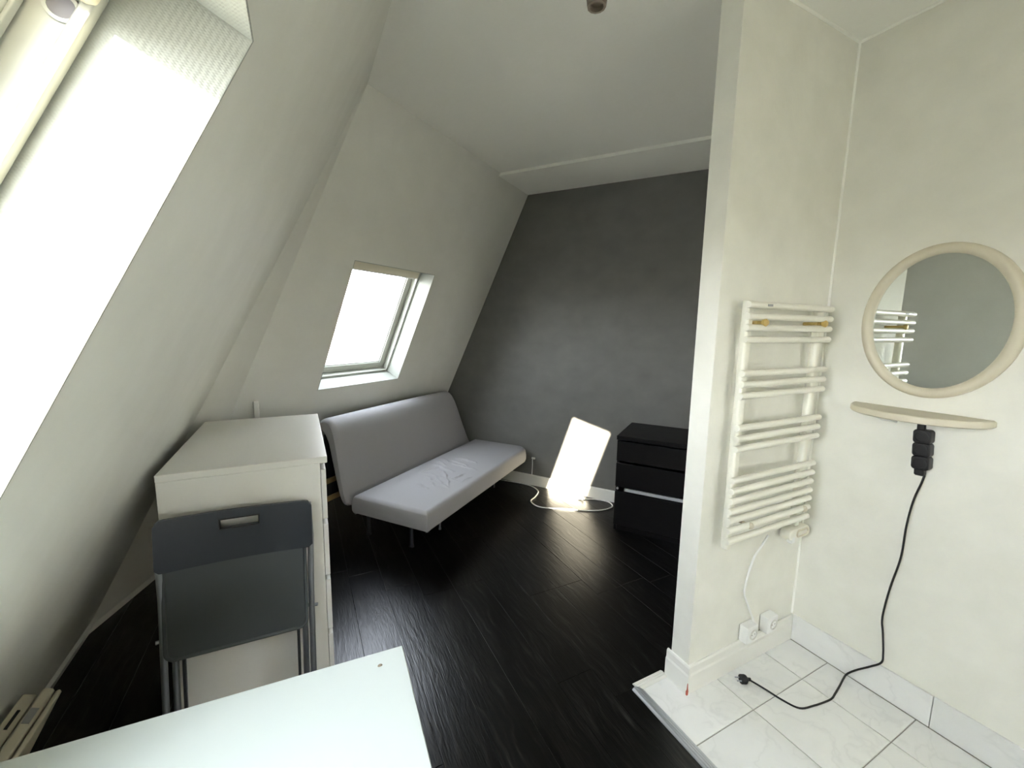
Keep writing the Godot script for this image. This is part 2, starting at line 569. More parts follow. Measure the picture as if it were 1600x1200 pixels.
func window(called: String, o: Vector3, a: Vector3, b: Vector3, c: Vector3, hole: Rect2, label: String, which: int):
	var w := Node3D.new()
	w.name = called
	add_child(w)
	w.transform = Transform3D(Basis(a, b, -c), o + a * hole.get_center().x + b * hole.position.y)
	struct(w, label, "window")
	# local frame: x along, y up the slope, -z outwards
	var W := hole.size.x
	var L := hole.size.y
	var st := mb()
	var t := 0.004
	for s in [-1, 1]:
		box_span(st, Vector3(s * W / 2 - (t if s > 0 else 0.0), 0, -REV - 0.03), Vector3(s * W / 2 + (0.0 if s > 0 else t), L, 0.001), 0.0008)
	box_span(st, Vector3(-W / 2 + t, 0, -REV - 0.03), Vector3(W / 2 - t, t, 0.001), 0.0008)
	box_span(st, Vector3(-W / 2 + t, L - t, -REV - 0.03), Vector3(W / 2 - t, L, 0.001), 0.0008)
	obj("reveal", st, M.reveal, w)
	var fwid := 0.012
	for s in [-1, 1]:
		st = mb()
		bx(st, Vector3(s * (W / 2 - t - fwid / 2), L / 2, -REV - 0.065), Vector3(fwid, L - 2 * t, 0.13), 0.002)
		bx(st, Vector3(s * (W / 2 - t - fwid / 2 - 0.003), L / 2, -REV - 0.006), Vector3(fwid + 0.006, L - 2 * t, 0.014), 0.003)
		obj("frame_side", st, M.frame, w)
	st = mb()
	bx(st, Vector3(0, fwid / 2 + t, -REV - 0.065), Vector3(W - 2 * fwid - 2 * t, fwid, 0.13), 0.002)
	bx(st, Vector3(0, fwid / 2 + t + 0.003, -REV - 0.006), Vector3(W - 2 * fwid - 2 * t - 0.012, fwid + 0.006, 0.014), 0.003)
	obj("frame_sill", st, M.frame, w)
	st = mb()
	bx(st, Vector3(0, L - fwid / 2 - t, -REV - 0.065), Vector3(W - 2 * fwid - 2 * t, fwid, 0.13), 0.002)
	obj("frame_head", st, M.frame, w)
	var sw := 0.052
	var in_w := W - 2 * (fwid + t) + 0.002
	var y0 := fwid + t - 0.001
	var y1 := L - fwid - t + 0.001
	for s in [-1, 1]:
		st = mb()
		bx(st, Vector3(s * (in_w / 2 - sw / 2), (y0 + y1) / 2, -REV - 0.080), Vector3(sw, y1 - y0, 0.06), 0.003)
		bx(st, Vector3(s * (in_w / 2 - 0.012), (y0 + y1) / 2, -REV - 0.0485), Vector3(0.012, y1 - y0 - 0.02, 0.005), 0.002)
		bx(st, Vector3(s * (in_w / 2 - sw - 0.003), (y0 + y1) / 2, -REV - 0.066), Vector3(0.008, y1 - y0 - 2 * sw, 0.014), 0.003)
		obj("sash_stile", st, M.frame, w)
	st = mb()
	bx(st, Vector3(0, y0 + sw / 2, -REV - 0.080), Vector3(in_w - 2 * sw, sw, 0.06), 0.003)
	bx(st, Vector3(0, y0 + 0.012, -REV - 0.0485), Vector3(in_w - 0.04, 0.012, 0.005), 0.002)
	bx(st, Vector3(0, y0 + sw + 0.003, -REV - 0.066), Vector3(in_w - 2 * sw, 0.008, 0.014), 0.003)
	obj("sash_bottom_rail", st, M.frame, w)
	st = mb()
	bx(st, Vector3(0, y1 - sw / 2, -REV - 0.080), Vector3(in_w - 2 * sw, sw, 0.06), 0.003)
	obj("sash_top_rail", st, M.frame, w)
	st = mb()
	bx(st, Vector3(0, (y0 + y1) / 2, -REV - 0.068), Vector3(in_w - 2 * sw + 0.01, y1 - y0 - 2 * sw + 0.01, 0.004), 0.0)
	obj("pane", st, M.glass, w)
	# the opening bar under the head
	st = mb()
	prism(st, rounded(0.046, 0.076, 0.010), -in_w / 2 + 0.003, in_w / 2 - 0.003, Transform3D(Basis(Vector3(0, 0, 1), Vector3(0, 1, 0), Vector3(-1, 0, 0)), Vector3(0, y1 - 0.040, -REV - 0.022)), 0.002, true, true)
	obj("opening_bar", st, M.cream, w)
	st = mb()
	bx(st, Vector3(0, y1 - 0.080, -REV - 0.018), Vector3(in_w - 0.04, 0.010, 0.030), 0.003)
	obj("bar_grip", st, M.pvc, w)
	if which == 1:   # round bolt socket let into the side of the frame
		var at := Vector3(W / 2 - t - fwid - 0.001, L - 0.110, -REV - 0.023)
		var turn := Basis(Vector3(0, 1, 0), Vector3(-1, 0, 0), Vector3(0, 0, 1))
		st = mb()
		lathe(st, [Vector2(0.0165, 0.0), Vector2(0.0165, 0.002), Vector2(0.0125, 0.0025), Vector2(0.0125, -0.001)], 28, Transform3D(turn, at))
		obj("bolt_ring", st, M.frame, w)
		st = mb()
		lathe(st, [Vector2(0.0125, 0.0012), Vector2(0.0, 0.0012)], 28, Transform3D(turn, at))
		obj("bolt_socket", st, M.boltgrey, w)

# ================= floors =================
func floors():
	var st := mb()
	box_span(st, Vector3(-1.6, -0.12, -4.6), Vector3(4.0, -0.012, ZREAR + 0.2), 0.001)
	var f := obj("floor", st, M.under)
	struct(f, "black wood-look plank floor with a satin shine", "floor")
	var rng := RandomNumberGenerator.new()
	rng.seed = 77
	var pw := 0.178
	var x := 0.02 - pw * 7
	var row := 0
	while x < 3.4:
		var L := 1.28
		var zmax := ZREAR if x < 1.17 else -1.15
		var z := -4.4 + rng.randf() * -1.2
		while z < zmax:
			var a := z
			var b := minf(z + L, zmax)
			# the row beside the tiles is cut lengthwise where the tiles start
			if x < 1.17 and x + pw > 1.20 and a < -1.15 and b > -1.15: b = -1.15
			z = b if b < z + L else z + L
			var x1 := x + pw
			var x0 := x
			if x0 < 1.17 and x1 > 1.20 and a >= -1.151: x1 = 1.185
			var mid := Vector3((x0 + x1) / 2, 0, (a + b) / 2)
			var n := mid.dot(NN)
			var u := mid.dot(DD)
			if b < -4.3 or mid.x < -1.25: continue
			if n - 0.9 > ND or u < UF - 0.75 or mid.x > 3.3 or b - a < 0.02: continue
			uv_scale = Vector2(1.25, 0.42)
			uv_off = Vector2(rng.randf(), rng.randf())
			st = mb()
			bx(st, Vector3((x0 + x1) / 2, -0.006, (a + b) / 2), Vector3(x1 - x0 - 0.0007, 0.012 + rng.randf() * 0.0005, b - a - 0.0007), 0.0010)
			obj("plank", st, M.planks[rng.randi() % 4], f)
		x += pw
		row += 1
	uv_scale = Vector2.ONE
	uv_off = Vector2.ZERO
	# tiled corner
	st = mb()
	prism(st, PackedVector2Array([Vector2(1.195, -1.145), Vector2(XE, -1.145), Vector2(XE, ZP), Vector2(XR, ZP), Vector2(XR, ZREAR), Vector2(1.195, ZREAR)]), -0.011, 0.0005, Transform3D(Basis(Vector3.RIGHT, Vector3.BACK, Vector3.UP), Vector3.ZERO))
	var tf := obj("floor", st, M.grout)
	struct(tf, "white marble-look tiled floor in front of the radiator", "floor")
	var xs := [1.212, 1.545, 1.880, XR - 0.012]
	var zs := [-1.13, -0.857]
	while zs[-1] < ZREAR - 0.05: zs.append(minf(zs[-1] + 0.309, ZREAR))
	var g := 0.0018
	for i in 3:
		for j in zs.size() - 1:
			st = mb()
			uv_off = Vector2(rng.randf(), rng.randf())
			uv_scale = Vector2(1.3, 1.3)
			var p := PackedVector2Array()
			var ax: float = xs[i] + g
			var bx_: float = xs[i + 1] - g
			var az: float = zs[j] + g
			var bz: float = zs[j + 1] - g
			if j == 0:
				if i == 0:
					p = PackedVector2Array([Vector2(ax, az), Vector2(XE - 0.014, az), Vector2(XE - 0.014, ZP + 0.014), Vector2(bx_, ZP + 0.014), Vector2(bx_, bz), Vector2(ax, bz)])
				else:
					p = PackedVector2Array([Vector2(ax, ZP + 0.014), Vector2(bx_, ZP + 0.014), Vector2(bx_, bz), Vector2(ax, bz)])
			else:
				p = PackedVector2Array([Vector2(ax, az), Vector2(bx_, az), Vector2(bx_, bz), Vector2(ax, bz)])
			prism(st, p, 0.0005, 0.0035, Transform3D(Basis(Vector3.RIGHT, Vector3.BACK, Vector3.UP), Vector3.ZERO), 0.0012)
			obj("tile", st, M.tiles[rng.randi() % 3], tf)
	uv_axes = 0
	uv_scale = Vector2.ONE
	uv_off = Vector2.ZERO

# ================= trims =================
# a skirting profile (depth, height) run along local x from 0 to len
func skirting(called: String, from: Vector3, to: Vector3, inward: Vector3, prof: Array, m: Material, upv := Vector3.UP, parent: Node = null) -> MeshInstance3D:
	var st := mb()
	var d := (to - from)
	var p := PackedVector2Array()
	for q in prof: p.append(q)
	prism(st, p, 0.0, d.length(), Transform3D(Basis(inward, upv, d.normalized()), from), 0.0)
	var o := obj(called, st, m, parent)
	if not parent: struct(o)
	return o

func trims():
	var step := [Vector2(0, 0), Vector2(0.014, 0), Vector2(0.014, 0.084), Vector2(0.010, 0.092), Vector2(0.010, 0.120), Vector2(0.006, 0.127), Vector2(0, 0.127)]
	var plain := [Vector2(0, 0), Vector2(0.012, 0), Vector2(0.012, 0.095), Vector2(0.008, 0.102), Vector2(0, 0.102)]
	skirting("baseboard_partition", Vector3(XE - 0.0002, 0, ZP), Vector3(XR, 0, ZP), Vector3(0, 0, 1), step, M.trim)
	var bp := skirting("baseboard_post", Vector3(XE, 0, ZB - 0.014), Vector3(XE, 0, ZP + 0.014), Vector3(-1, 0, 0), step, M.trim)
	var stc := mb()
	prism(stc, PackedVector2Array([Vector2(0, 0.002), Vector2(0.006, 0.004), Vector2(0.0075, 0.020), Vector2(0.004, 0.034), Vector2(0.0015, 0.058), Vector2(-0.0005, 0.060), Vector2(-0.0008, 0.02)]), 0.0, 0.0012, Transform3D(Basis(Vector3.RIGHT, Vector3.UP, Vector3.BACK), Vector3(XE - 0.0142, 0, ZP + 0.0138)))
	prism(stc, PackedVector2Array([Vector2(0, 0.002), Vector2(0.005, 0.003), Vector2(0.006, 0.018), Vector2(0.002, 0.030), Vector2(0.001, 0.055), Vector2(0.0, 0.056)]), 0.0, 0.0012, Transform3D(Basis(Vector3(0, 0, -1), Vector3.UP, Vector3.LEFT), Vector3(XE - 0.0138, 0, ZP + 0.0142)))
	obj("paint_chip", stc, M.red, bp)
	skirting("baseboard_back", wf(UF + 0.05, 0, ND), wf(1.0, 0, ND), -NN, plain, M.trim)
	skirting("baseboard_left", Vector3(XB, 0, ZREAR), B1, -near_c, [Vector2(0.002, 0), Vector2(0.014, 0.006), Vector2(0.014, 0.085), Vector2(0.0, 0.09)], M.trim, near_b)
	var md := (B2 - B1).normalized()
	skirting("baseboard_corner", B1, B2, Vector3(-md.z, 0, md.x), [Vector2(-0.01, 0), Vector2(0.016, 0), Vector2(0.016, 0.085), Vector2(0.012, 0.09), Vector2(-0.01, 0.09)], M.trim)
	skirting("baseboard_slope", B2, wf(UF, 0, ND), -far_c, [Vector2(0.002, 0), Vector2(0.014, 0.006), Vector2(0.014, 0.085), Vector2(0.0, 0.09)], M.trim, far_b)
	# marble skirting tiles along the right wall
	var bt := Node3D.new()
	bt.name = "baseboard_right"
	add_child(bt)
	struct(bt, "row of white marble skirting tiles along the right wall", "baseboard")
	var z := ZP + 0.014
	var rng := RandomNumberGenerator.new()
	rng.seed = 5
	uv_axes = 2
	for z1 in [-0.512, -0.17, 0.165, 0.5, 0.835, 1.17, 1.505, 1.84, 2.175, 2.51, ZREAR]:
		var st := mb()
		box_span(st, Vector3(XR - 0.010, 0.0036, z + 0.001), Vector3(XR, 0.134, z1 - 0.001), 0.0015)
		obj("skirting_tile", st, M.tiles[rng.randi() % 3], bt)
		z = z1
	uv_axes = 0
	# ridged metal threshold round the tiles
	var tr := Node3D.new()
	tr.name = "trim_1"
	add_child(tr)
	struct(tr, "ridged grey metal threshold between planks and tiles", "threshold")
	var prof := PackedVector2Array([Vector2(-0.022, 0.0), Vector2(-0.020, 0.004), Vector2(-0.014, 0.008), Vector2(-0.0125, 0.005), Vector2(-0.011, 0.009), Vector2(-0.004, 0.0095), Vector2(-0.0025, 0.006), Vector2(-0.001, 0.0095), Vector2(0.006, 0.009), Vector2(0.0075, 0.0055), Vector2(0.009, 0.008), Vector2(0.020, 0.005), Vector2(0.022, 0.0)])
	var st2 := mb()
	prism(st2, prof, 0, ZREAR + 1.142, Transform3D(Basis(Vector3.RIGHT, Vector3.UP, Vector3.BACK), Vector3(1.196, 0, -1.142)))
	obj("threshold_strip", st2, M.alu, tr)
	st2 = mb()
	prism(st2, prof, 0, XE - 0.014 - 1.196, Transform3D(Basis(Vector3(0, 0, 1), Vector3.UP, Vector3(1, 0, 0)), Vector3(1.196, 0, -1.142)))
	obj("threshold_strip", st2, M.trim, tr)
	# lowered strip of ceiling along the gable wall
	var st := mb()
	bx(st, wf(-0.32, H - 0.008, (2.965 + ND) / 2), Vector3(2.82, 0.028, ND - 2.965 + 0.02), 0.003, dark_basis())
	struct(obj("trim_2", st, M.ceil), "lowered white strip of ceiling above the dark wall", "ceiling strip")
	# thin caulked beads where the nook's walls meet the ceiling and each other
	st = mb()
	rod(st, Vector3(XE + 0.002, H - 0.001, ZP + 0.001), Vector3(XR, H - 0.001, ZP + 0.001), 0.007, 10)
	struct(obj("trim_4", st, M.bead), "thin white bead between the radiator wall and the ceiling", "bead")
	st = mb()
	rod(st, Vector3(XR - 0.001, H - 0.001, ZP), Vector3(XR - 0.001, H - 0.001, ZREAR), 0.007, 10)
	struct(obj("trim_5", st, M.bead), "thin white bead between the mirror wall and the ceiling", "bead")
	st = mb()
	rod(st, Vector3(XR - 0.001, 0.135, ZP + 0.001), Vector3(XR - 0.001, H - 0.006, ZP + 0.001), 0.006, 10)
	struct(obj("trim_6", st, M.bead), "thin white upright bead in the corner between radiator and mirror", "bead")
	# thin upright batten at the corner behind the white chest
	st = mb()
	box_span(st, Vector3(-0.012, 0, -0.012), Vector3(0.012, 1.04, 0.012), 0.003)
	var bat := obj("trim_3", st, M.trim)
	bat.transform = Transform3D(Basis.IDENTITY, wf(-2.44, 0, 1.42))
	struct(bat, "thin white upright batten behind the white chest", "batten")

# ================= furniture =================
func sofa():
	var yawb := far_basis() * Basis(Vector3.UP, deg_to_rad(3.0))
	var s := thing("sofa_bed", "light grey armless sofa bed with creased seat under the small roof window", "sofa", wf(-1.535, 0, 1.852), yawb)
	var L := 1.60
	# seat: soft slab with rounded edges; creases pressed into the middle of its top
	var st := mb()
	var nx := 300
	var nz := 116
	var depth := 0.60
	var top := 0.382
	var n1 := FastNoiseLite.new()
	n1.seed = 4; n1.frequency = 1.0; n1.fractal_octaves = 2
	var r := 0.035
	var folds := [[0.91, -0.55, 0.858, -0.413], [0.828, -0.503, 0.777, -0.398], [0.968, -0.399, 0.939, -0.214], [0.83, -0.359, 0.792, -0.122], [0.551, -0.43, 0.528, -0.289], [0.357, -0.341, 0.32, -0.239], [0.494, -0.355, 0.375, -0.218], [0.518, -0.308, 0.443, -0.205], [0.648, -0.326, 0.435, -0.133], [0.535, -0.088, 0.641, -0.073], [0.538, -0.176, 0.674, -0.155], [0.569, -0.477, 0.709, -0.409], [0.898, -0.41, 0.844, -0.226], [0.462, -0.351, 0.397, -0.119], [0.75, -0.493, 0.679, -0.268], [0.535, -0.275, 0.526, -0.106]]
	var shape := func(fx: float, fz: float) -> Vector3:
		var x := fx * L
		var z := -fz * depth
		var e := minf(minf(x, L - x), minf(-z, depth + z))
		var y := top
		if e < r: y -= r - sqrt(maxf(0.0, r * r - (r - e) * (r - e)))
		y += 0.006 * sin(PI * fx) * sin(PI * fz)
		var h := 0.0
		for k in folds.size():
			var f: Array = folds[k]
			var p := Vector2(f[0], f[1])
			var q := Vector2(f[2], f[3])
			var v := Vector2(x, z)
			if absf(x - (p.x + q.x) / 2) > 0.16 or absf(z - (p.y + q.y) / 2) > 0.18: continue
			v += Vector2(n1.get_noise_2d(x * 14.0 + k * 7.0, z * 14.0), n1.get_noise_2d(z * 14.0, x * 14.0 + k * 5.0)) * 0.012
			var t := clampf((v - p).dot(q - p) / (q - p).length_squared(), 0.0, 1.0)
			var d := v.distance_to(p.lerp(q, t))
			var fall := sqrt(maxf(0.0, sin(PI * clampf(t, 0.06, 0.94))))
			h = maxf(h, fall * (0.0105 + 0.0025 * (k % 3)) * exp(-d * d / (2.0 * 0.0068 * 0.0068)))
		y += h - 0.006 * exp(-Vector2((x - 0.62) / 0.30, (z + 0.30) / 0.17).length_squared())
		return Vector3(x, y, z)
	# the far front corner of the slab is cut round
	var bend := func(p: Vector3) -> Vector3:
		var c := 0.12
		var q := Vector2(p.x - (L - c), p.z + c)
		if q.x > 0 and q.y > 0 :
			var m := maxf(q.x, q.y)
			if q.length() > 0.0001: q = q.normalized() * m
			return Vector3(L - c + q.x, p.y, -c + q.y)
		return p
	var grid := []
	for i in nx + 1:
		var rowp := []
		for j in nz + 1:
			# denser near the edges
			var fx := float(i) / nx
			var fz := float(j) / nz
			fx = fx - 0.10 * sin(TAU * fx) / TAU * 4.0
			fz = fz - 0.10 * sin(TAU * fz) / TAU * 4.0
			rowp.append(bend.call(shape.call(fx, fz)))
		grid.append(rowp)
	var nor := func(i: int, j: int) -> Vector3:
		var a: Vector3 = grid[mini(i + 1, nx)][j] - grid[maxi(i - 1, 0)][j]
		var b: Vector3 = grid[i][mini(j + 1, nz)] - grid[i][maxi(j - 1, 0)]
		var c := a.cross(b).normalized()
		return c if c.y > 0 else -c
	for i in nx:
		for j in nz:
			quad4(st, grid[i][j], grid[i + 1][j], grid[i + 1][j + 1], grid[i][j + 1], nor.call(i, j), nor.call(i + 1, j), nor.call(i + 1, j + 1), nor.call(i, j + 1))
	# sides and underside
	var rim := []
	for i in nx: rim.append(grid[i][0])
	for j in nz: rim.append(grid[nx][j])
	for i in nx: rim.append(grid[nx - i][nz])
	for j in nz: rim.append(grid[0][nz - j])
	var low := 0.252
	var mid := Vector3(L / 2, low, -depth / 2)
	var cnt := rim.size()
	for i in cnt:
		var p: Vector3 = rim[i]
		var q: Vector3 = rim[(i + 1) % cnt]
		var pm: Vector3 = rim[(i + cnt - 1) % cnt]
		var qm: Vector3 = rim[(i + 2) % cnt]
		var up3 := Vector3.UP
		var n_p := (q - pm).cross(up3).normalized()
		var n_q := (qm - p).cross(up3).normalized()
		if n_p.dot(p - mid) < 0: n_p = -n_p
		if n_q.dot(q - mid) < 0: n_q = -n_q
		var levels := [0.0, 0.35, 0.7, 0.9, 1.0]
		var bulge := [0.0, 0.005, 0.004, -0.004, -0.02]
		for k in 4:
			var pa: Vector3 = Vector3(p.x, lerpf(p.y, low, levels[k]), p.z) + n_p * bulge[k]
			var pb: Vector3 = Vector3(q.x, lerpf(q.y, low, levels[k]), q.z) + n_q * bulge[k]
			var pc: Vector3 = Vector3(q.x, lerpf(q.y, low, levels[k + 1]), q.z) + n_q * bulge[k + 1]
			var pd: Vector3 = Vector3(p.x, lerpf(p.y, low, levels[k + 1]), p.z) + n_p * bulge[k + 1]
			var tilt := -0.15 * k
			quad4(st, pa, pb, pc, pd, (n_p + up3 * (tilt + 0.2)).normalized(), (n_q + up3 * (tilt + 0.2)).normalized(), (n_q + up3 * tilt).normalized(), (n_p + up3 * tilt).normalized())
		var e0 := Vector3(p.x, low, p.z) - n_p * 0.02
		var e1 := Vector3(q.x, low, q.z) - n_q * 0.02
		tri(st, e0, e1, mid, -up3, -up3, -up3)
	obj("seat", st, M.cloth, s)
	# backrest: leaning pad whose top rolls back
	st = mb()
	var prof := []
	for q in [[-0.625, 0.30], [-0.650, 0.36], [-0.672, 0.46], [-0.694, 0.58], [-0.712, 0.69], [-0.732, 0.78], [-0.760, 0.838], [-0.800, 0.866], [-0.845, 0.866], [-0.882, 0.845], [-0.897, 0.808], [-0.880, 0.778], [-0.845, 0.765], [-0.808, 0.70], [-0.780, 0.58], [-0.748, 0.44], [-0.715, 0.33], [-0.675, 0.29]]:
		prof.append(Vector3(q[0], q[1], 0))
	prof.append(prof[0])
	var loop := spline(prof, 4)
	loop.remove_at(loop.size() - 1)
	var cen := Vector2.ZERO
	var pl := PackedVector2Array()
	for q in loop: pl.append(Vector2(q.x, q.y))
	pl = ccw(pl)
	var ends := [[0.0, 0.022], [0.006, 0.010], [0.018, 0.002], [0.035, 0.0], [0.5, -0.002], [L - 0.035, 0.0], [L - 0.018, 0.002], [L - 0.006, 0.010], [L, 0.022]]
	var rings := []
	for e in ends: rings.append(inset(pl, e[1]))
	# the far end is cut on a slant: shorter towards the top
	var put := func(x: float, q: Vector2) -> Vector3:
		var f := clampf((q.y - 0.33) / 0.53, 0.0, 1.0)
		return Vector3(x - 0.17 * f * maxf(0.0, x / L - 0.3) / 0.7, q.y, q.x)
	var m2 := pl.size()
	for k in ends.size() - 1:
		for i in m2:
			var j := (i + 1) % m2
			var ti: Vector2 = (pl[(i + 1) % m2] - pl[(i + m2 - 1) % m2]).normalized()
			var tj: Vector2 = (pl[(j + 1) % m2] - pl[(j + m2 - 1) % m2]).normalized()
			var ni := Vector3(0, -ti.x, ti.y)
			var nj := Vector3(0, -tj.x, tj.y)
			var sl := [-1.2, -0.8, -0.3, 0, 0, 0, 0.3, 0.8, 1.2]
			var fa := Vector3(sl[k], 0, 0)
			var fb := Vector3(sl[k + 1], 0, 0)
			var a0: Vector2 = rings[k][i]
			var a1: Vector2 = rings[k][j]
			var b1_: Vector2 = rings[k + 1][j]
			var b0: Vector2 = rings[k + 1][i]
			quad4(st, put.call(ends[k][0], a0), put.call(ends[k][0], a1), put.call(ends[k + 1][0], b1_), put.call(ends[k + 1][0], b0), (ni + fa).normalized(), (nj + fa).normalized(), (nj + fb).normalized(), (ni + fb).normalized())
	for k in [0, ends.size() - 1]:
		var idx := Geometry2D.triangulate_polygon(rings[k])
		var nn := Vector3(-1 if k == 0 else 1, 0, 0)
		for t in range(0, idx.size(), 3):
			var v := []
			for c in 3: v.append(put.call(ends[k][0], rings[k][idx[t + c]]))
			tri(st, v[0], v[1], v[2], nn, nn, nn)
	obj("backrest", st, M.cloth, s)
	# metal frame, legs with their screws, slats behind the backrest
	st = mb()
	for z in [-0.12, -0.50]:
		rod(st, Vector3(0.10, 0.238, z), Vector3(L - 0.10, 0.238, z), 0.013)
	for x in [0.20, 0.80, L - 0.20]:
		rod(st, Vector3(x, 0.238, -0.06), Vector3(x, 0.238, -0.72), 0.011)
	obj("frame", st, M.darksteel, s)
	for x in [0.20, L - 0.20]:
		for z in [-0.28, -0.66]:
			st = mb()
			rod(st, Vector3(x, 0.004, z), Vector3(x, 0.236, z), 0.013)
			lathe(st, [Vector2(0.0, 0.0), Vector2(0.017, 0.0), Vector2(0.017, 0.012), Vector2(0.013, 0.016)], 14, Transform3D(Basis.IDENTITY, Vector3(x, 0, z)))
			obj("leg", st, M.darksteel, s)
	st = mb()
	rod(st, Vector3(0.36, 0.236, -0.16), Vector3(0.36, 0.09, -0.16), 0.007)
	lathe(st, [Vector2(0.0, 0.08), Vector2(0.010, 0.082), Vector2(0.010, 0.094), Vector2(0.0, 0.096)], 12, Transform3D(Basis.IDENTITY, Vector3(0.36, 0, -0.16)))
	obj("locking_screw", st, M.steel, s)
	st = mb()
	bx(st, Vector3(L * 0.46, 0.525, -0.862), Vector3(L * 0.90, 0.46, 0.006), 0.001, Basis(Vector3.RIGHT, 0.05))
	obj("dust_cover", st, M.under, s).set_meta("label", "black cloth lining behind the backrest")
	for y in [0.43, 0.305]:
		st = mb()
		bx(st, Vector3(0.40, y, -0.838), Vector3(0.83, 0.034, 0.018), 0.003)
		obj("slat", st, M.slatwood, s)

func chest_of_drawers(s: Node3D, w: float, h: float, d: float, spans: Array, body: Material, front: Material, tt: float):
	# local frame: x along the front, z forwards; origin at the middle of the base, back at z = 0
	var st := mb()
	bx(st, Vector3(0, h - tt / 2, d / 2 + 0.003), Vector3(w + 0.008, tt, d + 0.006), 0.0025)
	obj("top", st, body, s)
	for sx in [-1, 1]:
		st = mb()
		bx(st, Vector3(sx * (w / 2 - 0.010), (h - tt) / 2, (d - 0.0192) / 2), Vector3(0.020, h - tt, d - 0.0192), 0.0018)
		obj("side_panel", st, body, s)
	st = mb()
	bx(st, Vector3(0, (h - tt) / 2, 0.006), Vector3(w - 0.042, h - tt - 0.004, 0.008), 0.001)
	obj("back_panel", st, body, s)
	for i in spans.size():
		var y0: float = spans[i][0]
		var y1: float = spans[i][1]
		st = mb()
		bx(st, Vector3(0, (y0 + y1) / 2, d - 0.009), Vector3(w - 0.002, y1 - y0, 0.018), 0.0018)
		var dr := obj("drawer", st, front, s)
		st = mb()
		for sx in [-1, 1]:
			bx(st, Vector3(sx * (w / 2 - 0.032), lerpf(y0, y1, 0.45), d / 2), Vector3(0.012, (y1 - y0) * 0.7, d - 0.05), 0.001)
		bx(st, Vector3(0, lerpf(y0, y1, 0.14), d / 2), Vector3(w - 0.07, 0.006, d - 0.05), 0.001)
		obj("drawer_box", st, body, dr)
	var kick: float = spans[0][0]
	st = mb()
	bx(st, Vector3(0, kick / 2, d - 0.035), Vector3(w - 0.044, kick - 0.002, 0.015), 0.001)
	obj("plinth", st, body, s)

func white_chest():
	# front looks to the right (+x)
	var s := thing("chest_of_drawers", "tall white chest of drawers seen from its side, black chair leaning on it", "chest", Vector3(-0.440, 0, -2.092), Basis(Vector3(0, 0, -1), Vector3.UP, Vector3(1, 0, 0)))
	chest_of_drawers(s, 0.828, 1.0, 0.508, [[0.05, 0.262], [0.284, 0.495], [0.517, 0.728], [0.750, 0.948]], M.furn, M.furn, 0.026)

func black_chest():
	var s := thing("chest_of_drawers", "low black chest of drawers with pale rail against the dark wall", "chest", wf(-0.305, 0, ND - 0.016), dark_basis())
	chest_of_drawers(s, 0.77, 0.728, 0.492, [[0.05, 0.306], [0.346, 0.523], [0.541, 0.688]], M.blackwood, M.blackwood, 0.03)
	var st := mb()
	bx(st, Vector3(0.028, 0.326, 0.481), Vector3(0.690, 0.022, 0.018), 0.002)
	obj("rail", st, M.railgrey, s).set_meta("label", "pale grey rail showing above the bottom drawer")
	st = mb()
	lathe(st, [Vector2(0.009, 0.0), Vector2(0.009, 0.004), Vector2(0.0, 0.006)], 14, Transform3D(Basis(Vector3.RIGHT, Vector3.BACK, Vector3.DOWN).orthonormalized(), Vector3(-0.368, 0.327, 0.476)))
	obj("cam_bolt", st, M.railgrey, s)

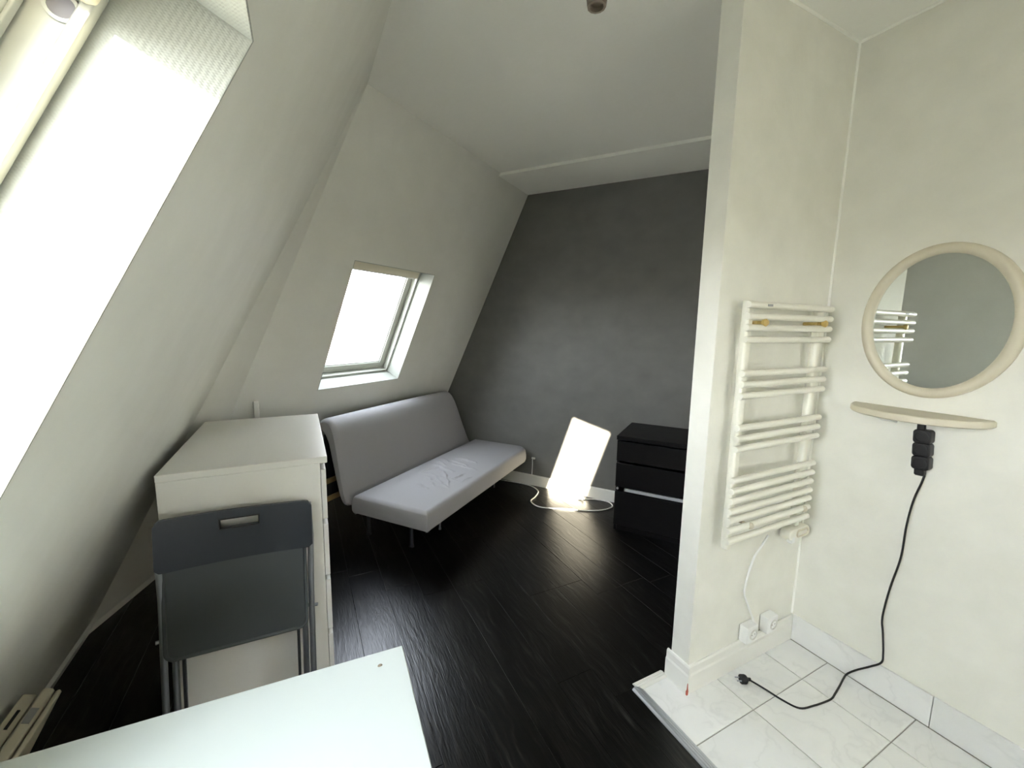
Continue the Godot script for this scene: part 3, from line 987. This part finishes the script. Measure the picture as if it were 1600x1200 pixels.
func folding_chair():
	# leans on the side of the chest; local x to the right, y up the folded chair, z towards the camera
	var lean := 0.095
	var b := Basis(Vector3.RIGHT, Vector3(0, cos(lean), -sin(lean)), Vector3(0, sin(lean), cos(lean)))
	b = Basis(Vector3(0, 0, 1), -0.02) * b
	var c := thing("folding_chair", "folded black chair with slotted backrest leaning on the white chest", "chair", Vector3(-0.229, 0.0, -1.553), b)
	# curved backrest with a grip slot: an arc panel split round the slot
	var st := mb()
	var W := 0.448
	var y0 := 0.702
	var y1 := 0.872
	var sx0 := -0.052
	var sx1 := 0.058
	var sy0 := 0.813
	var sy1 := 0.841
	var t := 0.014
	var arc := func(x: float) -> float: return 0.030 - 0.10 * (1.0 - pow(2.0 * x / W, 2.0)) * 0.22
	var ext := func(x: float, top: bool) -> float:   # rounded corners
		var r := 0.02
		var e := W / 2 - absf(x)
		var k := 0.0
		if e < r: k = r - sqrt(maxf(0.0, r * r - (r - e) * (r - e)))
		return y1 - k if top else y0 + k * 0.6
	var cols := []
	for i in 41: cols.append(-W / 2 + W * i / 40.0)
	for v in [sx0, sx1]: cols.append(v)
	cols.sort()
	for i in cols.size() - 1:
		var xa: float = cols[i]
		var xb_: float = cols[i + 1]
		var za: float = arc.call(xa)
		var zb: float = arc.call(xb_)
		var slope := (zb - za) / maxf(1e-5, xb_ - xa)
		var nf := Vector3(-slope, 0, 1).normalized()
		var mid := (xa + xb_) / 2
		var spans := [[ext.call(xa, false), ext.call(xb_, false), ext.call(xa, true), ext.call(xb_, true)]]
		if mid > sx0 and mid < sx1:
			spans = [[ext.call(xa, false), ext.call(xb_, false), sy0, sy0], [sy1, sy1, ext.call(xa, true), ext.call(xb_, true)]]
		for sp in spans:
			quad(st, Vector3(xa, sp[0], za + t), Vector3(xb_, sp[1], zb + t), Vector3(xb_, sp[3], zb + t), Vector3(xa, sp[2], za + t), nf)
			quad(st, Vector3(xa, sp[0], za), Vector3(xb_, sp[1], zb), Vector3(xb_, sp[3], zb), Vector3(xa, sp[2], za), -nf)
			quad(st, Vector3(xa, sp[2], za), Vector3(xb_, sp[3], zb), Vector3(xb_, sp[3], zb + t), Vector3(xa, sp[2], za + t), Vector3.UP)
			quad(st, Vector3(xa, sp[0], za), Vector3(xb_, sp[1], zb), Vector3(xb_, sp[1], zb + t), Vector3(xa, sp[0], za + t), Vector3.DOWN)
	for e in [[-W / 2, -1.0, ext.call(-W / 2, false), ext.call(-W / 2, true)], [W / 2, 1.0, ext.call(W / 2, false), ext.call(W / 2, true)], [sx0, 1.0, sy0, sy1], [sx1, -1.0, sy0, sy1]]:
		var z: float = arc.call(e[0])
		quad(st, Vector3(e[0], e[2], z), Vector3(e[0], e[3], z), Vector3(e[0], e[3], z + t), Vector3(e[0], e[2], z + t), Vector3(e[1], 0, 0))
	obj("backrest", st, M.chair, c)
	st = mb()
	prism(st, rounded(sx1 - sx0 + 0.02, sy1 - sy0 + 0.02, 0.008), 0.0, 0.004, Transform3D(Basis.IDENTITY, Vector3((sx0 + sx1) / 2, (sy0 + sy1) / 2, 0.0005)), 0.001)
	# hollow rim round the slot
	st = mb()
	for e in [[sx0, sx1, sy0 - 0.004, sy0], [sx0, sx1, sy1, sy1 + 0.004], [sx0 - 0.004, sx0, sy0 - 0.004, sy1 + 0.004], [sx1, sx1 + 0.004, sy0 - 0.004, sy1 + 0.004]]:
		var zz: float = arc.call((sx0 + sx1) / 2)
		box_span(st, Vector3(e[0], e[2], zz - 0.002), Vector3(e[1], e[3], zz + t + 0.003), 0.001)
	obj("grip_rim", st, M.black, c)
	# seat hanging flat under the backrest, dished
	st = mb()
	var sw := 0.420
	var sh := 0.325
	var n := 24
	var out := rounded(sw, sh, 0.03, 5)
	var sxf := Transform3D(Basis(Vector3.RIGHT, -0.03), Vector3(-0.006, 0.563, 0.012))
	prism(st, out, -0.010, 0.008, sxf, 0.004, true)
	obj("seat", st, M.chairseat, c)
	st = mb()
	tube(st, closed_loop(rounded(sw - 0.012, sh - 0.012, 0.026, 5), sxf, 0.008), 0.006, 8)
	obj("seat_rim", st, M.chairseat, c)
	# two tube frames, closed flat one inside the other
	for s in [-1, 1]:
		st = mb()
		tube(st, PackedVector3Array([Vector3(s * 0.216, 0.004, 0.018), Vector3(s * 0.216, 0.60, 0.014), Vector3(s * 0.219, 0.74, 0.020), Vector3(s * 0.214, 0.86, 0.022)]), 0.010, 12)
		obj("rear_leg", st, M.steel, c)
		st = mb()
		tube(st, PackedVector3Array([Vector3(s * 0.193, 0.004, -0.012), Vector3(s * 0.193, 0.45, -0.016), Vector3(s * 0.193, 0.70, -0.010)]), 0.010, 12)
		obj("front_leg", st, M.steel, c)
		st = mb()
		bx(st, Vector3(s * 0.170, 0.30, -0.014), Vector3(0.010, 0.52, 0.016), 0.003)
		obj("seat_link", st, M.darksteel, c)
		st = mb()
		rod(st, Vector3(s * 0.180, 0.47, -0.005), Vector3(s * 0.236, 0.47, 0.012), 0.006)
		obj("pivot", st, M.steel, c)
		st = mb()
		lathe(st, [Vector2(0.0, 0.0), Vector2(0.0125, 0.0), Vector2(0.0125, 0.03), Vector2(0.0102, 0.032)], 14, Transform3D(Basis.IDENTITY, Vector3(s * 0.216, -0.001, 0.018)))
		obj("foot_cap", st, M.black, c)
	st = mb()
	rod(st, Vector3(-0.216, 0.10, 0.018), Vector3(0.216, 0.10, 0.018), 0.008)
	obj("stretcher", st, M.steel, c)

func closed_loop(p: PackedVector2Array, xf: Transform3D, z: float) -> PackedVector3Array:
	var out := PackedVector3Array()
	for q in p: out.append(xf * Vector3(q.x, q.y, z))
	out.append(out[0])
	return out

func table():
	var t := thing("table", "white rectangular table with bare top in the foreground", "table", Vector3(-0.196, 0, -0.335), Basis(Vector3.UP, -0.05))
	var W := 0.706
	var D := 1.20
	var st := mb()
	bx(st, Vector3(0, 0.725, 0), Vector3(W, 0.03, D), 0.0025)
	obj("tabletop", st, M.tabletop, t)
	for sx in [-1, 1]:
		for sz in [-1, 1]:
			st = mb()
			bx(st, Vector3(sx * (W / 2 - 0.05), 0.355, sz * (D / 2 - 0.05)), Vector3(0.05, 0.71, 0.05), 0.004)
			obj("leg", st, M.furn, t)
	st = mb()
	for sz in [-1, 1]: bx(st, Vector3(0, 0.675, sz * (D / 2 - 0.05)), Vector3(W - 0.15, 0.07, 0.02), 0.002)
	for sx in [-1, 1]: bx(st, Vector3(sx * (W / 2 - 0.05), 0.675, 0), Vector3(0.02, 0.07, D - 0.15), 0.002)
	obj("apron", st, M.furn, t)
	st = mb()
	lathe(st, [Vector2(0.0055, 0.0), Vector2(0.004, 0.0025), Vector2(0.0, 0.003)], 9, Transform3D(Basis.IDENTITY, Vector3(0.128, 0.7402, -0.876)), Vector2(1.0, 0.6))
	tag(obj("crumb", st, M.crumb), "tiny brownish crumb near the corner of the white table", "crumb")

# ================= nook =================
func towel_radiator():
	var r := thing("towel_radiator", "white ladder towel radiator on the partition wall beside the mirror", "radiator", Vector3(1.704, 0.65, ZP))
	var st := mb()
	for s in [-1, 1]:
		st = mb()
		prism(st, rounded(0.036, 0.030, 0.011), 0.0, 0.967, Transform3D(Basis(Vector3.RIGHT, Vector3(0, 0, -1), Vector3.UP), Vector3(s * 0.232, -0.008, 0.045)), 0.003, true, true)
		obj("post", st, M.radiator, r)
	var ys := [1.592, 1.551, 1.510, 1.467, 1.343, 1.302, 1.260, 1.138, 1.096, 1.057, 0.934, 0.892, 0.852, 0.811, 0.774, 0.733, 0.690]
	for y in ys:
		st = mb()
		var yy: float = y - 0.65
		tube(st, PackedVector3Array([Vector3(-0.270, yy, 0.073), Vector3(0.270, yy, 0.073)]), 0.0125, 16)
		lathe(st, [Vector2(0.0125, 0.0), Vector2(0.011, 0.003), Vector2(0.0, 0.004)], 16, Transform3D(Basis(Vector3(0, -1, 0), Vector3(1, 0, 0), Vector3(0, 0, 1)), Vector3(0.270, yy, 0.073)))
		lathe(st, [Vector2(0.0125, 0.0), Vector2(0.011, 0.003), Vector2(0.0, 0.004)], 16, Transform3D(Basis(Vector3(0, 1, 0), Vector3(-1, 0, 0), Vector3(0, 0, 1)), Vector3(-0.270, yy, 0.073)))
		obj("bar", st, M.radiator, r)
	for k in [[-0.178, 0.879, true], [0.217, 0.882, true], [-0.142, 0.082, false], [0.228, 0.082, false]]:
		st = mb()
		rod(st, Vector3(k[0], k[1], 0.0), Vector3(k[0], k[1], 0.088), 0.007)
		lathe(st, [Vector2(0.013, 0.0), Vector2(0.014, 0.010), Vector2(0.009, 0.016), Vector2(0.0, 0.017)], 16, Transform3D(Basis(Vector3(1, 0, 0), Vector3(0, 0, 1), Vector3(0, -1, 0)), Vector3(k[0], k[1], 0.074)))
		if k[2]: rod(st, Vector3(k[0] - 0.035, k[1], 0.066), Vector3(k[0], k[1], 0.066), 0.006)
		obj("wall_bracket", st, M.brass if k[2] else M.cream, r).set_meta("label", "brass-coloured wall bracket" if k[2] else "cream wall bracket")
	st = mb()
	bx(st, Vector3(-0.165, 0.942, 0.0862), Vector3(0.030, 0.008, 0.0015), 0.0005)
	obj("badge", st, M.grey, r)
	# control box under the right post with its ring
	st = mb()
	prism(st, rounded(0.155, 0.052, 0.024), 0.0, 0.045, Transform3D(Basis.IDENTITY, Vector3(0.270, -0.052, 0.012)), 0.006, true)
	obj("control_box", st, M.radiator, r)
	st = mb()
	tube(st, closed_loop(rounded(0.085, 0.030, 0.0145, 6), Transform3D.IDENTITY, 0.0), 0.004, 8)
	var ring := obj("dial_ring", st, M.cream, r)
	ring.position = Vector3(0.285, -0.050, 0.058)
	st = mb()
	bx(st, Vector3(0.222, -0.075, 0.045), Vector3(0.026, 0.034, 0.026), 0.005)
	obj("switch", st, M.white, r)
	# cable from the box down to the socket
	st = mb()
	var pts := [Vector3(0.075, -0.03, 0.030), Vector3(0.050, -0.075, 0.022), Vector3(0.022, -0.120, 0.014), Vector3(-0.004, -0.180, 0.012), Vector3(-0.024, -0.255, 0.012), Vector3(-0.020, -0.300, 0.012), Vector3(0.006, -0.345, 0.012), Vector3(0.030, -0.390, 0.013), Vector3(0.048, -0.425, 0.016), Vector3(0.052, -0.450, 0.024)]
	tube(st, spline(pts, 6), 0.0045, 8)
	obj("cable", st, M.white, r)
	for k in [[1.722, 0.2075, "left one of two white boxed sockets on the baseboard, radiator cable beside it"], [1.868, 0.2025, "right one of two white boxed sockets on the baseboard, nearer the corner"]]:
		var s := thing("wall_socket", k[2], "socket", Vector3(k[0], 0.1285, ZP), Basis.IDENTITY, "boxed sockets on the baseboard")
		st = mb()
		bx(st, Vector3(0, 0.042, 0.021), Vector3(0.076, 0.080, 0.042), 0.005)
		obj("housing", st, M.white, s)
		st = mb()
		lathe(st, [Vector2(0.024, 0.0), Vector2(0.024, 0.003), Vector2(0.020, 0.0035), Vector2(0.019, -0.001), Vector2(0.0, -0.0011)], 24, Transform3D(Basis(Vector3(1, 0, 0), Vector3(0, 0, 1), Vector3(0, -1, 0)), Vector3(0.004, 0.042, 0.0425)))
		obj("socket_face", st, M.pvc, s)
		for q in [-0.0095, 0.0095]:
			st = mb()
			lathe(st, [Vector2(0.0026, 0.0), Vector2(0.0, 0.0003)], 10, Transform3D(Basis(Vector3(1, 0, 0), Vector3(0, 0, 1), Vector3(0, -1, 0)), Vector3(0.004 + q, 0.042, 0.0420)))
			obj("pin_hole", st, M.black, s)

func mirror_and_shelf():
	# ring-framed mirror; local x along the wall (towards -z), y up, z out of the wall
	var b := Basis(Vector3(0, 0, 1), Vector3.UP, Vector3(-1, 0, 0))
	var m := thing("wall_mirror", "round mirror in a thick cream-white ring frame above the shelf", "mirror", Vector3(XR, 1.542, -0.668), b)
	var rx := 0.206
	var ry := 0.262
	var st := mb()
	var seg := 72
	var ps := []
	for k in 13:
		var a := PI * (1.0 - k / 12.0)
		ps.append(Vector2(cos(a) * 0.0185, sin(a) * 0.022 + 0.014))
	ps.push_front(Vector2(-0.0185, 0.0))
	ps.append(Vector2(0.0185, 0.0))
	for i in seg:
		for k in ps.size() - 1:
			var v := []
			var nv := []
			for q in [[i, k], [i + 1, k], [i + 1, k + 1], [i, k + 1]]:
				var a: float = TAU * q[0] / seg
				var c := Vector2(cos(a) * rx, sin(a) * ry)
				var o := Vector2(cos(a) / rx, sin(a) / ry).normalized()
				var p: Vector2 = ps[q[1]]
				v.append(Vector3(c.x + o.x * p.x, c.y + o.y * p.x, p.y))
				var rn := Vector2(p.x / 0.0185, maxf(0.0, p.y - 0.014) / 0.022).normalized()
				nv.append(Vector3(o.x * rn.x, o.y * rn.x, rn.y))
			quad4(st, v[0], v[1], v[2], v[3], nv[0], nv[1], nv[2], nv[3])
	obj("ring_frame", st, M.cream, m)
	st = mb()
	var el := PackedVector2Array()
	for i in seg: el.append(Vector2(cos(TAU * i / seg) * (rx - 0.006), sin(TAU * i / seg) * (ry - 0.006)))
	prism(st, el, 0.004, 0.014, Transform3D.IDENTITY, 0.001, true)
	obj("mirror_glass", st, M.mirror, m)
	# half-oval shelf
	var s := thing("wall_shelf", "small cream half-oval shelf under the round mirror", "shelf", Vector3(XR, 1.187, -0.685), b)
	var half := PackedVector2Array()
	for i in 41:
		var a := PI * i / 40.0
		half.append(Vector2(cos(a) * 0.205, sin(a) * 0.175))
	st = mb()
	prism(st, half, -0.004, 0.024, Transform3D(Basis(Vector3.RIGHT, Vector3.BACK, Vector3.UP), Vector3.ZERO), 0.006, true, true)
	obj("board", st, M.cream, s)
	st = mb()
	prism(st, PackedVector2Array([Vector2(0.0, 0.0), Vector2(0.10, 0.0), Vector2(0.10, -0.008), Vector2(0.03, -0.03), Vector2(0.0, -0.035)]), -0.02, 0.02, Transform3D(Basis(Vector3.BACK, Vector3.UP, Vector3.LEFT), Vector3(-0.075, -0.004, 0.0)), 0.002, false, true)
	obj("bracket", st, M.white, s)

func power_strip():
	var p := thing("power_strip", "black power strip hanging under the oval shelf, long black cord ending on the tiles", "power strip", Vector3(XR, 0.970, -0.640), Basis(Vector3(0, 0, 1), Vector3.UP, Vector3(-1, 0, 0)))
	p.rotate_object_local(Vector3(0, 0, 1), 0.06)
	var st := mb()
	for k in 3:
		prism(st, rounded(0.052, 0.052, 0.012), 0.004, 0.040, Transform3D(Basis.IDENTITY, Vector3(-0.002, 0.048 + k * 0.050, 0)), 0.005, true)
	bx(st, Vector3(-0.002, 0.098, 0.018), Vector3(0.040, 0.150, 0.028), 0.006)
	bx(st, Vector3(-0.006, 0.012, 0.018), Vector3(0.030, 0.030, 0.026), 0.005)
	obj("housing", st, M.black, p)
	for k in 3:
		st = mb()
		lathe(st, [Vector2(0.021, 0.0), Vector2(0.021, 0.0025), Vector2(0.018, 0.003), Vector2(0.017, -0.004), Vector2(0.0, -0.0045)], 22, Transform3D(Basis(Vector3(1, 0, 0), Vector3(0, 0, 1), Vector3(0, -1, 0)), Vector3(-0.002, 0.048 + k * 0.050, 0.040)))
		obj("outlet", st, M.cord, p)
	st = mb()
	bx(st, Vector3(-0.012, 0.186, 0.014), Vector3(0.022, 0.030, 0.018), 0.003)
	obj("hanging_tab", st, M.black, p)
	# cord in world coordinates brought into the strip's frame
	var inv := p.transform.affine_inverse()
	var pts := []
	for q in [[2.073, 0.972, -0.632], [2.070, 0.94, -0.636], [2.073, 0.86, -0.652], [2.078, 0.75, -0.662], [2.079, 0.62, -0.664], [2.079, 0.48, -0.682], [2.080, 0.345, -0.692], [2.079, 0.28, -0.683], [2.078, 0.195, -0.672], [2.074, 0.155, -0.672], [2.074, 0.110, -0.705], [2.076, 0.058, -0.748], [2.072, 0.018, -0.776], [2.045, 0.008, -0.776], [1.98, 0.0075, -0.762], [1.92, 0.0075, -0.750], [1.885, 0.0075, -0.744], [1.850, 0.0075, -0.746], [1.78, 0.0075, -0.758], [1.715, 0.0075, -0.777], [1.690, 0.0075, -0.83], [1.678, 0.0075, -0.89], [1.662, 0.012, -0.932], [1.645, 0.022, -0.945]]:
		pts.append(inv * Vector3(q[0], q[1], q[2]))
	st = mb()
	tube(st, spline(pts, 6), 0.0036, 8)
	obj("cord", st, M.cord, p)
	# plug lying on the tiles
	var dir := Vector3(-0.88, 0.0, -0.47).normalized()
	var sd := dir.cross(Vector3.UP).normalized()
	var xf := inv * Transform3D(Basis(sd, dir, sd.cross(dir)), Vector3(1.652, 0.0225, -0.942))
	st = mb()
	lathe(st, [Vector2(0.0, -0.002), Vector2(0.0065, 0.0), Vector2(0.0075, 0.012), Vector2(0.016, 0.018), Vector2(0.0185, 0.024), Vector2(0.0185, 0.040), Vector2(0.017, 0.043), Vector2(0.0, 0.043)], 22, xf)
	var pg := obj("plug", st, M.black, p)
	for q in [-0.0095, 0.0095]:
		st = mb()
		rod(st, xf * Vector3(q, 0.042, 0), xf * Vector3(q, 0.061, 0), 0.0024, 10)
		obj("pin", st, M.steel, pg)

# ================= small things =================
func small_things():
	# white extension cable snaking out from under the sofa
	var c := thing("extension_cable", "white extension cable looping over the floor between sofa and black chest", "cable", wf(-1.1, 0, 3.2))
	var inv := c.transform.affine_inverse()
	var pts := []
	for q in [[-2.25, 3.37], [-2.05, 3.41], [-1.87, 3.425], [-1.72, 3.44], [-1.58, 3.425], [-1.475, 3.345], [-1.445, 3.22], [-1.435, 3.11], [-1.315, 3.045], [-1.10, 3.125], [-0.94, 3.185], [-0.84, 3.26], [-0.795, 3.36], [-0.845, 3.435], [-0.955, 3.435], [-1.025, 3.40], [-1.060, 3.385]]:
		pts.append(inv * wf(q[0], 0.006, q[1]))
	var st := mb()
	tube(st, spline(pts, 8), 0.0052, 8)
	obj("cord", st, M.white, c)
	st = mb()
	var d := (DD * -0.9 - NN * 0.45).normalized()
	var sd := d.cross(Vector3.UP).normalized()
	lathe(st, [Vector2(0.0, -0.004), Vector2(0.009, 0.0), Vector2(0.018, 0.012), Vector2(0.022, 0.022), Vector2(0.022, 0.042), Vector2(0.020, 0.046), Vector2(0.0, 0.046)], 20, inv * Transform3D(Basis(sd, d, sd.cross(d)), wf(-1.055, 0.0235, 3.385)))
	obj("coupling", st, M.white, c)
	# small cable outlet low on the dark wall beside the sofa
	var w := thing("cable_outlet", "tiny white cable outlet low on the dark wall at the sofa's end", "outlet", wf(-1.585, 0.235, ND), dark_basis())
	st = mb()
	bx(st, Vector3(0, 0.032, 0.007), Vector3(0.036, 0.018, 0.014), 0.003)
	obj("plate", st, M.white, w)
	st = mb()
	tube(st, spline([Vector3(-0.006, 0.026, 0.012), Vector3(-0.008, 0.01, 0.012), Vector3(-0.008, -0.03, 0.009), Vector3(-0.008, -0.13, 0.016)], 5), 0.004, 8)
	obj("lead", st, M.white, w)

func convector():
	# hangs flat on the slope: local x out of the slope, y up it, z along the room
	var r := thing("electric_heater", "cream electric heater with slotted top low on the left slope", "heater", Vector3(XB, 0, -1.14) - near_c * 0.002, Basis(-near_c, near_b, Vector3(0, 0, 1)))
	var st := mb()
	var z0 := -0.390
	var z1 := 0.39
	for z in [z0 + 0.15, z1 - 0.15]:
		st = mb()
		box_span(st, Vector3(0.0, 0.20, z - 0.02), Vector3(0.014, 0.50, z + 0.02), 0.002)
		obj("wall_bracket", st, M.darksteel, r)
	st = mb()
	box_span(st, Vector3(0.014, 0.17, z0 + 0.012), Vector3(0.046, 0.535, z1), 0.004)
	obj("body", st, M.cream, r)
	st = mb()
	box_span(st, Vector3(0.048, 0.14, z0), Vector3(0.076, 0.547, z1), 0.006)
	obj("front_casing", st, M.cream, r)
	st = mb()
	box_span(st, Vector3(0.0785, 0.14, z0 + 0.002), Vector3(0.092, 0.545, z1), 0.005)
	obj("front_panel", st, M.cream, r)
	for k in 6:
		st = mb()
		bx(st, Vector3(0.030, 0.5355, z0 + 0.10 + k * 0.115), Vector3(0.007, 0.002, 0.06), 0.0005)
		obj("grille_slot", st, M.black, r)
	st = mb()
	bx(st, Vector3(0.061, 0.5475, z0 + 0.10), Vector3(0.016, 0.0015, 0.05), 0.0005)
	obj("control_cover", st, M.grey, r)

func ceiling_lamp():
	var l := thing("pendant_lamp", "small taupe pendant lamp holder hanging from the ceiling, switched off", "lamp", Vector3(0.785, H - 0.012, -1.055))
	var st := mb()
	lathe(st, [Vector2(0.0, -0.028), Vector2(0.030, -0.026), Vector2(0.045, -0.012), Vector2(0.048, 0.0115)], 28)
	obj("ceiling_rose", st, M.white, l)
	st = mb()
	rod(st, Vector3(0, -0.02, 0), Vector3(0, -0.19, 0), 0.0032, 8)
	obj("cord", st, M.white, l)
	st = mb()
	lathe(st, [Vector2(0.006, -0.175), Vector2(0.018, -0.178), Vector2(0.028, -0.190), Vector2(0.033, -0.205), Vector2(0.0325, -0.225), Vector2(0.027, -0.268), Vector2(0.026, -0.272), Vector2(0.020, -0.272), Vector2(0.019, -0.26), Vector2(0.0, -0.258)], 12)
	obj("holder", st, M.lamp, l)
